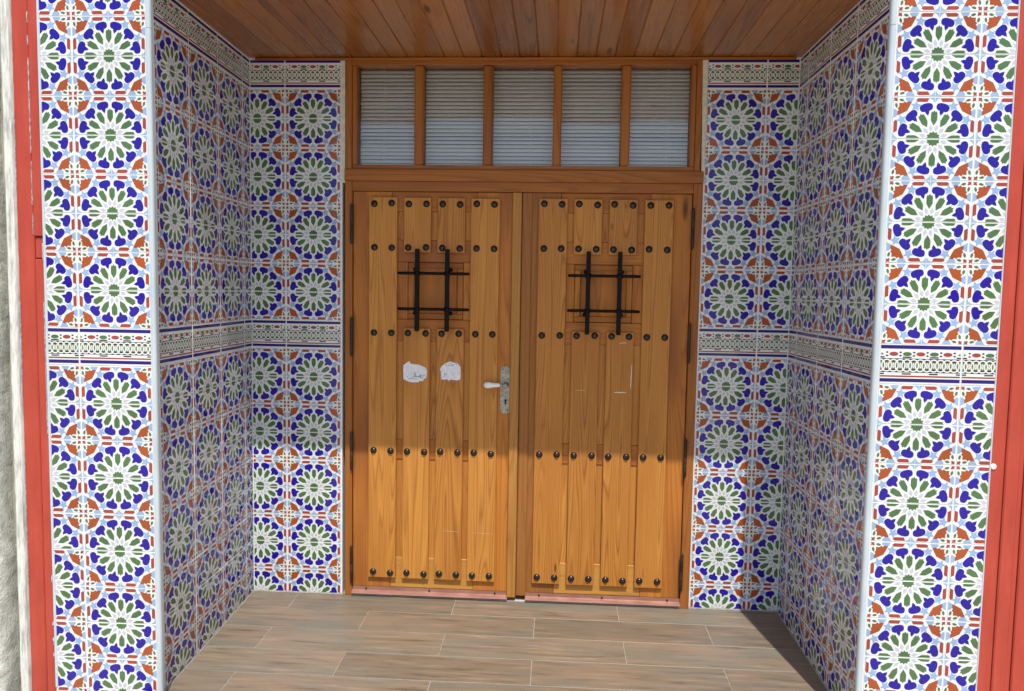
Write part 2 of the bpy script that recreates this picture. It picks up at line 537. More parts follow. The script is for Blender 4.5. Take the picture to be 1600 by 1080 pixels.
def rosette_polys():
    """flat glaze fields of a two-tile rosette, square [-1,1]^2"""
    L = []
    # centre star, split by the joint between the two tiles when clipped
    L.append(('green', [pol(0.165 if k % 2 == 0 else 0.128, 0, math.pi * k / 12) for k in range(24)]))
    petal = [(0.325, 0), (0.435, -0.064), (0.470, -0.069), (0.612, -0.068), (0.643, -0.050), (0.622, -0.032), (0.672, 0.0),
             (0.622, 0.032), (0.643, 0.050), (0.612, 0.068), (0.470, 0.069), (0.435, 0.064)]
    kite = [(0.188, 0), (0.262, -0.042), (0.345, 0), (0.262, 0.042)]
    cap = [(0.585, 0), (0.640, -0.034), (0.690, -0.048), (0.694, -0.100), (0.722, -0.142), (0.775, -0.158), (0.822, -0.150), (0.855, -0.100),
           (0.868, -0.040), (0.868, 0.0)]
    cap = cap + [(r_, -t_) for r_, t_ in reversed(cap[1:-1])]
    for k in range(12):
        a = math.pi * k / 6
        L.append(('green', [pol(r_, t_, a) for r_, t_ in petal]))
        L.append(('lilac', [pol(r_, t_, a + math.pi / 12) for r_, t_ in kite]))
        L.append(('blue', [pol(r_, t_ * 0.98, a + math.pi / 12) for r_, t_ in cap]))
    # pale blue stars between the caps and the frame
    for k in (1, 2, 4, 5, 7, 8, 10, 11):
        a = math.pi * k / 6
        cxy = pol(0.905, 0, a)
        st = []
        for j in range(10):
            rr = (0.132 if j % 2 == 0 else 0.060)
            an = a + math.pi + math.pi * j / 5
            st.append((cxy[0] + rr * math.cos(an), cxy[1] + rr * math.sin(an)))
        L.append(('sky', st))
    for sx in (1, -1):
        for sy in (1, -1):
            def q(pts): return [(sx * x_, sy * y_) for x_, y_ in pts]
            def both(colr, pts):
                L.append((colr, q(pts)))
                L.append((colr, q([(y_, x_) for x_, y_ in pts])))
            # half stars on the axes
            both('sky', [(0.868, 0.010), (0.987, 0.010), (0.987, 0.145), (0.950, 0.060)])
            # red bars beside the joints
            both('brick', [(0.895, 0.185), (0.966, 0.150), (0.966, 0.400), (0.935, 0.44), (0.895, 0.41)])
            # pale blue lozenges on the joints
            both('sky', [(0.987, 0.50), (0.987, 0.705), (0.945, 0.705), (0.900, 0.665), (0.885, 0.615), (0.910, 0.545)])
            # orange crown
            cr = [(0.560, 0.890), (0.610, 0.780), (0.668, 0.668)]
            co = [(0.895, 0.645), (0.862, 0.690), (0.895, 0.730), (0.855, 0.765)]
            L.append(('orange', q(cr + [(y_, x_) for x_, y_ in reversed(cr[:2])] + co + [(0.858, 0.858)] + [(y_, x_) for x_, y_ in reversed(co)])))
            # corner knot
            both('green', [(0.905, 0.765), (0.925, 0.752), (0.955, 0.800), (0.950, 0.845), (0.930, 0.850), (0.905, 0.810)])
            L.append(('brick', q([(0.925, 0.905), (0.948, 0.925), (0.982, 0.915), (0.972, 0.945), (0.982, 0.982), (0.945, 0.972), (0.915, 0.982), (0.925, 0.948), (0.905, 0.925)])))
    G_ = {'green': .009, 'blue': .009, 'orange': .004, 'brick': .010, 'sky': .005, 'lilac': .008}
    return [(c, grow(p, G_[c])) for c, p in L]


def grow(pts, e):
    n_ = len(pts)
    ar = sum(pts[i - 1][0] * pts[i][1] - pts[i][0] * pts[i - 1][1] for i in range(n_))
    if ar < 0: pts = pts[::-1]
    out = []
    for i in range(n_):
        p0_, p1_, p2_ = Vector(pts[i - 1]), Vector(pts[i]), Vector(pts[(i + 1) % n_])
        d1, d2 = (p1_ - p0_).normalized(), (p2_ - p1_).normalized()
        n1, n2 = Vector((d1.y, -d1.x)), Vector((d2.y, -d2.x))
        m_ = (n1 + n2)
        if m_.length < 1e-6: m_ = n1
        m_.normalize()
        k_ = min(1.6, 1 / max(0.3, m_.dot(n1)))
        out.append(tuple(p1_ + m_ * e * k_))
    return out


def frieze_polys():
    """border tile, u 0..1 and v 0..1"""
    L = []
    def rect(c, u0, u1, v0, v1): L.append((c, [(u0, 1 - v1), (u1, 1 - v1), (u1, 1 - v0), (u0, 1 - v0)]))
    def ell(c, u, v, a, b_, n_=12, lo=0, hi=1):
        L.append((c, [(min(1, max(0, u + a * math.cos(2 * math.pi * k / n_))), 1 - v - b_ * math.sin(2 * math.pi * k / n_)) for k in range(n_)]))
    def dia(c, u, v, a, b_): L.append((c, [(u - a, 1 - v), (u, 1 - v - b_), (u + a, 1 - v), (u, 1 - v + b_)]))
    rect('navy', 0.004, 0.996, 0.016, 0.108)
    rect('navy', 0.004, 0.996, 0.862, 0.952)
    rect('brick', 0.004, 0.996, 0.786, 0.826)
    for k in range(7):
        u = k / 6.0
        if k in (0, 6):
            uu = 0.012 if k == 0 else 0.988
            s_ = 1 if k == 0 else -1
            L.append(('green', [(uu, 1 - 0.20), (uu + s_ * 0.03, 1 - 0.24), (uu, 1 - 0.28)][::1]))
        else:
            ell('brick' if k % 2 else 'green', u, 0.24, 0.056, 0.054)
        if k < 6:
            for dv in (-0.042, 0.042):
                dia('black', u + 1 / 12, 0.24 + dv, 0.020, 0.026)
        if k % 2 == 0:
            for vv in (0.322, 0.744):
                a0, a1 = max(0.004, u - 0.055), min(0.996, u + 0.055)
                rect('black', a0, a1, vv - 0.017, vv + 0.017)
    rect('black', 0.006, 0.994, 0.352, 0.708)
    rect('olive1', 0.006, 0.994, 0.435, 0.625)
    for k in range(13):
        u = k / 12.0
        for i in range(20):
            a0, a1 = 2 * math.pi * i / 20, 2 * math.pi * (i + 1) / 20
            pt = lambda ra, rb, an: (u + ra * math.cos(an), 1 - 0.53 + rb * math.sin(an))
            L.append(('white2' if k % 2 else 'white3', [pt(.053, .132, a0), pt(.069, .166, a0), pt(.069, .166, a1), pt(.053, .132, a1)]))
        L.append(('white4', [(u + .013 * math.cos(math.pi * j / 4), 1 - .53 + .075 * math.sin(math.pi * j / 4)) for j in range(8)]))
        L.append(('sky5', [(u + .007 * math.cos(math.pi * j / 3), 1 - .53 + .035 * math.sin(math.pi * j / 3)) for j in range(6)]))
    return L


def clip(tri, x0, x1, y0, y1):
    def cut(ps, inside, inter):
        out = []
        for i in range(len(ps)):
            a_, b_ = ps[i - 1], ps[i]
            ia, ib = inside(a_), inside(b_)
            if ib:
                if not ia: out.append(inter(a_, b_))
                out.append(b_)
            elif ia: out.append(inter(a_, b_))
        return out
    def lx(c): return lambda a_, b_: (c, a_[1] + (b_[1] - a_[1]) * (c - a_[0]) / (b_[0] - a_[0]))
    def ly(c): return lambda a_, b_: (a_[0] + (b_[0] - a_[0]) * (c - a_[1]) / (b_[1] - a_[1]), c)
    ps = tri
    for fn, it in ((lambda p: p[0] >= x0, lx(x0)), (lambda p: p[0] <= x1, lx(x1)), (lambda p: p[1] >= y0, ly(y0)), (lambda p: p[1] <= y1, ly(y1))):
        if len(ps) < 3: return []
        ps = cut(ps, fn, it)
    return ps if len(ps) >= 3 else []


ROS, FRZ = rosette_polys(), frieze_polys()
_tiles = {}


def tile_mesh(kind, u0=0.0, u1=1.0, v0=0.0, v1=1.0):
    """kind U / D (upper / lower half of a rosette) or F (frieze); u,v window that is left after cutting.
    local frame: x along the wall, z up, face towards -y, origin at the centre of the uncut tile"""
    key = (kind, round(u0, 3), round(u1, 3), round(v0, 3), round(v1, 3))
    if key in _tiles: return _tiles[key]
    q = MB()
    X0, X1, Z0, Z1 = (u0 - .5) * TW, (u1 - .5) * TW, (v0 - .5) * TH, (v1 - .5) * TH
    c = 0.0009
    rings = [[(X0, 0.008), (X1, 0.008)], ]
    vs = []
    for (ins, y) in ((0, 0.008), (0, c), (c, 0.0)):
        vs += [(X0 + ins, y, Z0 + ins), (X1 - ins, y, Z0 + ins), (X1 - ins, y, Z1 - ins), (X0 + ins, y, Z1 - ins)]
    fs = []
    for k in (0, 4):
        for i in range(4):
            j = (i + 1) % 4
            fs.append((k + i, k + j, k + 4 + j, k + 4 + i))
    fs.append((8, 9, 10, 11))
    q.raw(vs, fs, 0)
    if kind == 'F':
        polys = FRZ
        wx0, wx1, wy0, wy1 = u0 + .002, u1 - .002, v0, v1
        mp = lambda p, lv=0: ((p[0] - .5) * TW, -0.00022 - lv * .00012, (p[1] - .5) * TH)
    else:
        polys = ROS
        e = 0.010
        base = 0.0 if kind == 'U' else -1.0
        wx0, wx1 = max(-1 + e, 2 * u0 - 1 + .006), min(1 - e, 2 * u1 - 1 - .006)
        wy0, wy1 = base + v0 + e, base + v1 - e
        mp = lambda p, lv=0: (p[0] / 2 * TW, -0.00022, (p[1] - base - .5) * TH)
    for colr, pts in polys:
        lv = 0
        if colr[-1].isdigit():
            lv = int(colr[-1]); colr = colr[:-1]
        area = sum(pts[i - 1][0] * pts[i][1] - pts[i][0] * pts[i - 1][1] for i in range(len(pts)))
        if area < 0: pts = pts[::-1]
        inside = all(wx0 <= p[0] <= wx1 and wy0 <= p[1] <= wy1 for p in pts)
        if inside:
            q.poly([mp(p, lv) for p in pts], TI[colr])
            continue
        for tri in tessellate_polygon([[Vector((p[0], p[1], 0)) for p in pts]]):
            tp = [pts[i] for i in tri]
            ar = sum(tp[i - 1][0] * tp[i][1] - tp[i][0] * tp[i - 1][1] for i in range(3))
            if ar < 0: tp = tp[::-1]
            r_ = clip(tp, wx0, wx1, wy0, wy1)
            if r_: q.poly([mp(p, lv) for p in r_], TI[colr])
    me = q.mesh('tile_' + kind, TMATS)
    _tiles[key] = me
    return me


def row_kind(k, topfrieze):
    """k-th course, counted down; course k spans ZF+k*P .. ZF+(k-1)*P"""
    if k == 0: return 'F'
    if k == 9 and topfrieze: return 'F'
    if k > 0: return 'U' if k % 2 == 0 else 'D'
    return 'U' if (-k) % 2 == 1 else 'D'


def tile_wall(root, org, ang, cols, kmax=9, topfrieze=True, shift=None, zcut=-0.03):
    """cols: list of (s_centre of the uncut tile, u0, u1). Tiles become children of root (root at world origin)"""
    dx, dy = math.cos(ang), math.sin(ang)
    for ci, (s, u0, u1) in enumerate(cols):
        for k in range(kmax, -10, -1):
            zt = ZF + k * P
            zb = zt - P
            v0 = 0.0
            if zb < zcut:
                v0 = (zcut - zb) / P
                if v0 > 0.93: continue
            kind = row_kind(k, topfrieze)
            if shift and shift(ci, k): kind = {'U': 'D', 'D': 'U', 'F': 'F'}[kind]
            me = tile_mesh(kind, u0, u1, v0, 1.0)
            j = lambda a: random.uniform(-a, a)
            put('tile', me, root, (org[0] + dx * (s + j(.0005)), org[1] + dy * (s + j(.0005)), (zt + zb) / 2 + j(.0004)),
                (j(.004), j(.0012), ang + j(.004)))


def wall_slab(name, pts, z0=-0.14, z1=H + 0.012):
    b = MB(); b.prism(pts, z0, z1)
    return b.build(name, M['grout'])


G = 0.0020     # grout lies this far behind the tile face
# left side wall, slightly splayed
FL, BL = Vector((-1.506, -D)), Vector((-1.534, 0.0))
dirL = (BL - FL).normalized(); nL = Vector((-dirL.y, dirL.x))   # nL points left, into the wall
aL = math.atan2(dirL.y, dirL.x)
p0 = FL + nL * G + dirL * 0.032; p1 = BL + nL * G
wL = wall_slab('tiled_wall', [(p0.x, p0.y), (p1.x, 0.05), (p1.x - 0.5, 0.05), (p1.x - 0.5, -0.2), (-1.80, -0.9), (-1.80, p0.y)])
tag(wL, 'patterned tile side wall on the left of the porch, between the left pier and the door wall', 'wall', 'tiled walls inside the porch')
sj = [0.3327 + PW * i for i in range(3)]
tile_wall(wL, (FL.x, FL.y), aL, [(sj[0] - PW / 2, 0, 1), (sj[0] + PW / 2, 0, 1), (sj[1] + PW / 2, 0, 1), (sj[2] + PW / 2, 0, (0.9885 - sj[2] - .004) / TW)])
# right side wall
FR, BR = Vector((1.1245, -D)), Vector((1.123, 0.0))
dirR = (FR - BR).normalized(); aR = math.atan2(dirR.y, dirR.x)
wR = wall_slab('tiled_wall', [(BR.x + G, 0.05), (FR.x + G, -D + 0.03), (1.13, -D + 0.03), (1.13, -0.94), (1.45, -0.94), (1.7, -0.2), (1.7, 0.05)])
tag(wR, 'patterned tile side wall on the right of the porch, wholly in shade', 'wall', 'tiled walls inside the porch')
sr = [0.1226 + PW * i for i in range(4)]
tile_wall(wR, (BR.x, BR.y), aR, [(sr[0] - PW / 2, 1 - (sr[0] - .005) / TW, 1)] + [(sr[i] + PW / 2, 0, 1) for i in range(3)])
# strips of wall either side of the door
wBL = wall_slab('tiled_wall', [(-1.545, G), (-1.0705, G), (-1.0705, 0.24), (-1.545, 0.24)])
tag(wBL, 'narrow patterned tile wall strip left of the wooden door', 'wall', 'tiled walls inside the porch')
XJ = -1.3565
tile_wall(wBL, (0, 0), 0, [(XJ - PW / 2, 1 - (1.534 + XJ - .005) / TW, 1), (XJ + PW / 2, 0, 1)], zcut=0.003)
wBR = wall_slab('tiled_wall', [(0.6895, G), (1.13, G), (1.13, 0.24), (0.6895, 0.24)])
tag(wBR, 'narrow patterned tile wall strip right of the wooden door', 'wall', 'tiled walls inside the porch')
XJ2 = 0.9725
tile_wall(wBR, (0, 0), 0, [(XJ2 - PW / 2, 0, 1), (XJ2 + PW / 2, 0, (1.1215 - XJ2 - .004) / TW)], zcut=0.003)
# front piers
wFL = wall_slab('tiled_pier', [(-1.915, -D + G), (-1.508, -D + G), (-1.508, -D + .015), (-1.535, -0.962), (-1.79, -0.905), (-1.915, -0.905)], -0.14, 3.1)
tag(wFL, 'sunlit tiled pier at the left of the porch opening, beside the narrow red strip', 'pier', 'tiled piers at the porch opening')
XJ3 = -1.7875
tile_wall(wFL, (0, -D), 0, [(XJ3 - PW / 2, 1 - (1.908 + XJ3 - .002) / TW, 1), (XJ3 + PW / 2, 0, 1)], 12, False,
          lambda ci, k: ci == 0 and k <= -6)
wFR = wall_slab('tiled_pier', [(1.139, -D + G), (1.541, -D + G), (1.541, -0.90), (1.44, -0.945), (1.139, -0.945)], -0.14, 3.1)
tag(wFR, 'sunlit tiled pier at the right of the porch opening, beside the broad red wall', 'pier', 'tiled piers at the porch opening')
XJ4 = 1.4210
tile_wall(wFR, (0, -D), 0, [(XJ4 - PW / 2, 0, 1), (XJ4 + PW / 2, 0, (1.537 - XJ4 - .002) / TW)], 12, False)


# rounded white edge trims on the opening
def bullnose(root, xin, xout, sgn, xwall):
    """slim rounded bead standing a little proud of the side wall"""
    w = abs(xout - xin)
    pts = [(xin, -D - 0.0008)]
    for i in range(9):
        an = math.pi / 2 * i / 8
        pts.append((xin + sgn * (w * 0.45 + w * 0.55 * math.sin(an)), -D - 0.0022 + w * 0.62 * (1 - math.cos(an))))
    pts += [(xin + sgn * w, -D + .016), (xwall, -D + .020), (xwall - sgn * .004, -D + .03), (xin, -D + .03)]
    if sgn < 0: pts = pts[::-1]
    for z0, z1 in ((-0.06, 2.4985), (2.5, 3.1)):
        q = MB(); q.prism(pts, z0, z1, 0, False)
        q.build('edge_trim', M['trim'], root)


bullnose(wFL, -1.5070, -1.4900, 1, -1.5035)
bullnose(wFR, 1.1385, 1.1190, -1, 1.1210)
q = MB(); q.box(-0.0055, 0.0055, 0, 0.06, 0, 3.1, 0.002)
o = q.build('edge_trim', M['trim'], wFL, (-1.9135, -D - 0.0005, 0))
q = MB(); q.box(-0.0022, 0.0022, 0, 0.06, 0, 3.1, 0.001)
o = q.build('edge_trim', M['trim'], wFR, (1.5402, -D - 0.0005, 0))

# lines of white sealant where the walls meet the floor
def sealant(root, a_, b_, n_, w=0.010):
    a_, b_, n_ = Vector(a_), Vector(b_), Vector(n_)
    q = MB()
    A, B = a_ + n_ * w, b_ + n_ * w
    za, zb = a_.y * .025, b_.y * .025
    q.raw([(a_.x, a_.y, za), (b_.x, b_.y, zb), (B.x, B.y, zb + .0009), (A.x, A.y, za + .0009), (a_.x, a_.y, za + .008), (b_.x, b_.y, zb + .008)],
          [(3, 2, 5, 4), (2, 3, 4, 5)][:1])
    q.build('floor_sealant', M['fgrout'], root)


sealant(wL, (FL.x, FL.y + .04), (BL.x, BL.y), (1, 0), 0.004)
sealant(wR, (BR.x, BR.y), (FR.x, FR.y + .03), (-1, 0), 0.003)
sealant(wBL, (-1.534, 0), (-1.0705, 0), (0, -1), 0.003)
sealant(wBR, (0.6895, 0), (1.123, 0), (0, -1), 0.003)

# cream plaster left bare beside the transom
b = MB()
import itertools
zs = [2.105 + (H - 2.105) * i / 14 for i in range(15)]
rg = random.Random(3)
left = [(0.668 + 0.004 * (1 - i / 14) * 3, z) for i, z in enumerate(zs)]
b.plate([(0.6835 - 0.004, zs[0])] + [(0.6915, zs[0])] + [(0.6925 + rg.uniform(-.001, .001), z) for z in zs[1:]] + [(0.668, zs[-1])], -0.0045, 0.03)
b.build('plaster_strip', M['cream'], wBR)
b = MB()
top = [(0.70 + 0.195 * i / 16, H - 0.004 - rg.uniform(0, .007)) for i in range(17)]
b.plate(top + [(0.895, H + .004), (0.70, H + .004)], -0.006, 0.03)
b.build('plaster_strip', M['cream'], wBR)
b = MB(); b.box(-1.0715, -1.0555, -0.0035, 0.03, 2.09, H - .002, 0.001)
b.build('plaster_strip', M['cream'], wBL)

# ------------------------------------------------------------------ outer frame: red paint, bare strip and rough plaster
pr = empty('painted_pier', (-1.99, -D, 0))
tag(pr, 'narrow red painted strip with bare white edge at the far left of the porch', 'pier', 'red painted piers')
def rel(o, root):
    o.location = Vector(o.location) - root.location
    return o
rel(boxpart('red_panel', M['red'], pr, -2.019, -1.9555, -D + .004, -0.60, -0.14, 3.1, 0.004), pr)
rel(boxpart('red_batten', M['red'], pr, -1.9545, -1.9195, -D + .0015, -0.60, 1.745, 3.1, 0.003), pr)
rel(boxpart('red_batten', M['red'], pr, -1.9545, -1.9195, -D + .0045, -0.60, -0.14, 1.66, 0.003), pr)
rel(boxpart('red_batten', M['red'], pr, -1.9545, -1.9195, -D + .009, -0.60, 1.664, 1.741, 0.002), pr)
def chips(root, x_, spans):
    rg_ = random.Random(int(abs(x_) * 1e4))
    for z0_, z1_, w_ in spans:
        q = MB()
        n_ = max(4, int((z1_ - z0_) / .009))
        l_, r_ = [], []
        for i in range(n_ + 1):
            z_ = z0_ + (z1_ - z0_) * i / n_
            ww = w_ * rg_.uniform(.1, 1.0) ** 1.5 * (0.3 if i in (0, n_) else 1)
            xx = x_ + rg_.uniform(-.0006, .0006)
            l_.append((xx - ww, z_)); r_.append((xx + ww, z_))
        q.plate(r_ + l_[::-1], -D - .0008, -D + .006)
        o = q.build('paint_chip', M['trim'], root); o.location = -root.location
chips(pr, -1.9550, [(1.752, 1.83, .0008), (1.86, 2.02, .0009), (2.05, 2.395, .0015), (2.44, 2.475, .001), (2.52, 2.56, .0022)])
chips(pr, -1.9205, [(0.12, 0.14, .002), (0.17, 0.20, .003), (0.25, 0.262, .003), (0.42, 0.45, .002), (1.0, 1.5, .0012), (1.66, 1.72, .003)])
chips(pr, -2.0160, [(0.4, 0.9, .001), (1.2, 1.5, .0012), (1.9, 2.2, .0012)])
# bare strip with two uneven ridges
q = MB()
rg = random.Random(5)
N = 70
cols_ = [(-2.054, 0.03), (-2.053, -.006), (-2.046, -.012), (-2.040, -.009), (-2.036, -.003), (-2.030, -.005), (-2.024, -.012), (-2.0195, -.008), (-2.019, 0.03)]
vs = []
for i in range(N + 1):
    z = -0.14 + 3.24 * i / N
    for (x_, y_) in cols_:
        vs.append((x_ + rg.uniform(-.0014, .0014), -D + y_ + rg.uniform(-.0014, .0014), z))
nc = len(cols_)
q.raw(vs, [(i * nc + j, i * nc + j + 1, (i + 1) * nc + j + 1, (i + 1) * nc + j) for i in range(N) for j in range(nc - 1)], 0, True)
o = q.build('bare_edge', M['strip'], pr); o.location = -pr.location
pw = empty('plaster_wall', (-2.3, -1.0, 0))
tag(pw, 'rough off-white plaster wall at the left edge of the picture', 'wall')
q = MB()
rg = random.Random(9)
NZ, prof = 150, []
xs_ = [(-2.75, 0.0), (-2.4, 0.0), (-2.25, 0.0), (-2.18, 0.0), (-2.14, 0.0), (-2.12, 0.0), (-2.105, 0.003), (-2.094, 0.012), (-2.088, 0.026), (-2.086, 0.05), (-2.086, 0.12)]
vs = []
for i in range(NZ + 1):
    z = -0.14 + 3.24 * i / NZ
    wob = 0.004 * math.sin(z * 5.1) + 0.003 * math.sin(z * 13.7 + 1)
    for (x_, y_) in xs_:
        vs.append((x_ + wob + rg.uniform(-.002, .002), -1.045 + y_ + rg.uniform(-.0035, .0035), z))
nc = len(xs_)
q.raw(vs, [(i * nc + j, i * nc + j + 1, (i + 1) * nc + j + 1, (i + 1) * nc + j) for i in range(NZ) for j in range(nc - 1)], 0, True)
o = q.build('plaster_coat', M['plaster'], pw); o.location = -pw.location
rel(boxpart('grey_recess', M['grey'], pw, -2.75, -2.052, -0.955, -0.3, -0.14, 3.1, 0.0), pw)

rr = empty('painted_pier', (1.75, -D, 0))
tag(rr, 'broad red painted wall with fine grooves at the right edge of the picture', 'pier', 'red painted piers')
rel(boxpart('red_panel', M['red'], rr, 1.5435, 1.592, -D + .006, -0.60, -0.14, 3.1, 0.002), rr)
rel(boxpart('red_panel', M['red'], rr, 1.5925, 1.640, -D - .002, -0.60, -0.14, 3.1, 0.004), rr)
rel(boxpart('red_panel', M['red'], rr, 1.6405, 1.660, -D + .008, -0.60, -0.14, 3.1, 0.003), rr)
rel(boxpart('red_panel', M['red'], rr, 1.6605, 2.6, -D + .001, -0.60, -0.14, 3.1, 0.004), rr)
q = MB(); q.lathe([(0, 0.0105), (0.003, 0.0105), (0.005, 0.008), (0.0048, 0.0035), (0.003, 0.0)], (0, -1, 0), (0, 0, 0), 18)
o = q.build('wall_plug', M['porcelain'], rr, (1.553, -D + .0065, 0.978)); o.location = Vector(o.location) - rr.location

# ------------------------------------------------------------------ dark room behind the transom
b = MB()
b.box(-1.5, 1.15, 0.12, 2.3, -0.05, H + .01)
room = b.build('room', M['room'])
room.data.flip_normals()
tag(room, kind='structure')
# take away the side of the box behind the transom
bm = bmesh.new(); bm.from_mesh(room.data)
for f in list(bm.faces):
    if abs(f.calc_center_median().y - 0.12) < 1e-4: bm.faces.remove(f)
bm.to_mesh(room.data); bm.free()

# ------------------------------------------------------------------ door frame with transom lights
df = empty('door_frame', (-0.184, 0.03, 0))
tag(df, 'wooden door frame with a row of five transom windows above the double door', 'door frame')
def fp(name, mat, *a, c=0.002, parent=None):
    o = boxpart(name, mat, df if parent is None else parent, *a, c=c)
    o.location = Vector(o.location) - df.location
    return o
YF = -0.004
fp('jamb', M['frameZ'], -1.0555, -1.0195, YF, 0.115, 0.0, 2.098)
fp('jamb', M['frameZ'], 0.6455, 0.6885, YF, 0.115, 0.0, 2.098)
fp('jamb', M['frameZ'], -1.0525, -1.0225, YF + .002, 0.115, 2.1563, H - .001)
fp('jamb', M['frameZ'], 0.6445, 0.6715, YF + .002, 0.115, 2.1563, H - .001)
fp('lintel', M['frameX'], -1.0565, 0.6890, YF - .006, 0.115, 2.0990, 2.1555)
fp('lintel', M['frameX'], -1.0190, 0.6450, YF + .001, 0.115, 2.0510, 2.0985)
# transom sash
fp('transom_rail', M['frameX'], -1.0220, 0.6440, YF + .001, 0.10, 2.6575, H - .002)
fp('transom_rail', M['frameX'], -1.0220, 0.6440, YF + .010, 0.10, 2.1565, 2.1795)
fp('transom_stile', M['frameZ'], -1.0215, -1.0015, YF + .010, 0.10, 2.1800, 2.6570)
fp('transom_stile', M['frameZ'], 0.6225, 0.6435, YF + .010, 0.10, 2.1800, 2.6570)
mull = [(-0.714, -0.670), (-0.376, -0.332), (-0.0365, 0.0045), (0.291, 0.334)]
for a_, b_ in mull:
    fp('mullion', M['frameZ'], a_, b_, YF + .006, 0.10, 2.1800, 2.6570, c=0.006)
edges = [-1.0015] + [v for ab in mull for v in ab] + [0.6225]
for i in range(5):
    a_, b_ = edges[2 * i] - .004, edges[2 * i + 1] + .004
    q = MB(); q.box(-(b_ - a_) / 2, (b_ - a_) / 2, -0.002, 0.002, -0.2405, 0.2405)
    o = q.build('glass_pane', M['glass'], df, ((a_ + b_) / 2, 0.048, 2.4185), (R([-2.2, -1.3, -1.0, -2.0, -1.5][i]), R([0.6, -0.2, 0.3, -1.2, 0.2][i]), R([0.2, -0.25, 0.1, 0.5, -0.2][i])))
    o.location = Vector(o.location) - df.location
fp('sill', M['concrete'], -1.05, 0.685, 0.002, 0.115, -0.10, 0.004, c=0.001)
fp('door_stop', M['stile'], -1.019, 0.645, 0.07, 0.115, 0.006, 2.050, c=0.0)

# ------------------------------------------------------------------ venetian blind behind the panes
vb = empty('venetian_blind', (-0.18, 0.085, 2.16))
tag(vb, 'off-white venetian blind hanging behind the transom windows', 'blind')
q = MB()
LW = 0.818
sec = []
for i in range(5):
    tt = (i / 4 - .5)
    sec.append((tt * 0.021, 0.0022 * (1 - (2 * tt) ** 2)))
vs = []
for sx in (-LW, LW):
    for (a_, h_) in sec: vs.append((sx, a_, h_))
    for (a_, h_) in reversed(sec): vs.append((sx, a_, h_ - 0.0006))
n_ = 10
q.raw(vs, [(i, (i + 1) % n_, n_ + (i + 1) % n_, n_ + i) for i in range(n_)] + [tuple(range(n_))[::-1], tuple(range(n_, 2 * n_))])
slat = q.mesh('slat', M['slat'])
for i in range(26):
    put('slat', slat, vb, (random.uniform(-.002, .002), 0, 0.012 + 0.0190 * i), (R(57 + random.uniform(-5, 5)), R(random.uniform(-.05, .05)), 0))
q = MB(); q.box(-LW, LW, -.013, .013, -.012, .012, .002)
q.build('head_rail', M['slat'], vb, (0, 0, 0.517))
for x_ in (-0.70, 0.033, 0.70):
    q = MB()
    q.box(-.0012, .0012, -.0132, -.0120, 0, 0.50)
    q.box(-.0012, .0012, .0120, .0132, 0, 0.50)
    q.build('ladder_cord', M['slat'], vb, (x_, 0, 0.0))

# ------------------------------------------------------------------ door leaves
stud_mb = MB()
stud_mb.lathe([(-0.001, 0.0165), (0.002, 0.0168), (0.0035, 0.0150), (0.0065, 0.0130), (0.0095, 0.0095), (0.0115, 0.0050), (0.0122, 0.0)], (0, -1, 0), (0, 0, 0), 16)
stud_me = stud_mb.mesh('stud', M['stud'])
hm = MB()
hm.lathe([(-0.100, 0.0), (-0.098, 0.003), (-0.092, 0.0062), (-0.088, 0.0078), (-0.002, 0.0080), (0.0, 0.0066), (0.002, 0.0080), (0.088, 0.0078), (0.092, 0.0062), (0.098, 0.003), (0.100, 0.0)],
         (0, 0, 1), (0, 0, 0), 12)
hinge_me = hm.mesh('hinge', M['hinge'])
YP = -0.005      # face of planks
YS = 0.0100       # face of stiles
YR = 0.0125       # face of rails
YB = 0.0175       # face of the boards in the gaps


def plank(leaf, x0, x1, z0, z1, studs, base):
    c = 0.0022
    cx, cz = (x0 + x1) / 2, (z0 + z1) / 2
    b = MB(); b.box(x0 - cx, x1 - cx, -0.0, 0.0195, z0 - cz, z1 - cz, c)
    dy = random.uniform(-.0012, .0012)
    o = b.build('plank', M['plank'], leaf, (cx - base[0], YP + dy - base[1], cz - base[2]), (0, R(random.uniform(-.06, .06)), 0))
    for z in studs:
        for sx in (-1, 1):
            put('stud', stud_me, o, (sx * 0.0435 + random.uniform(-.0015, .0015), 0.0, z - cz + random.uniform(-.0025, .0025)), (0, random.uniform(0, 6), 0))
    return o


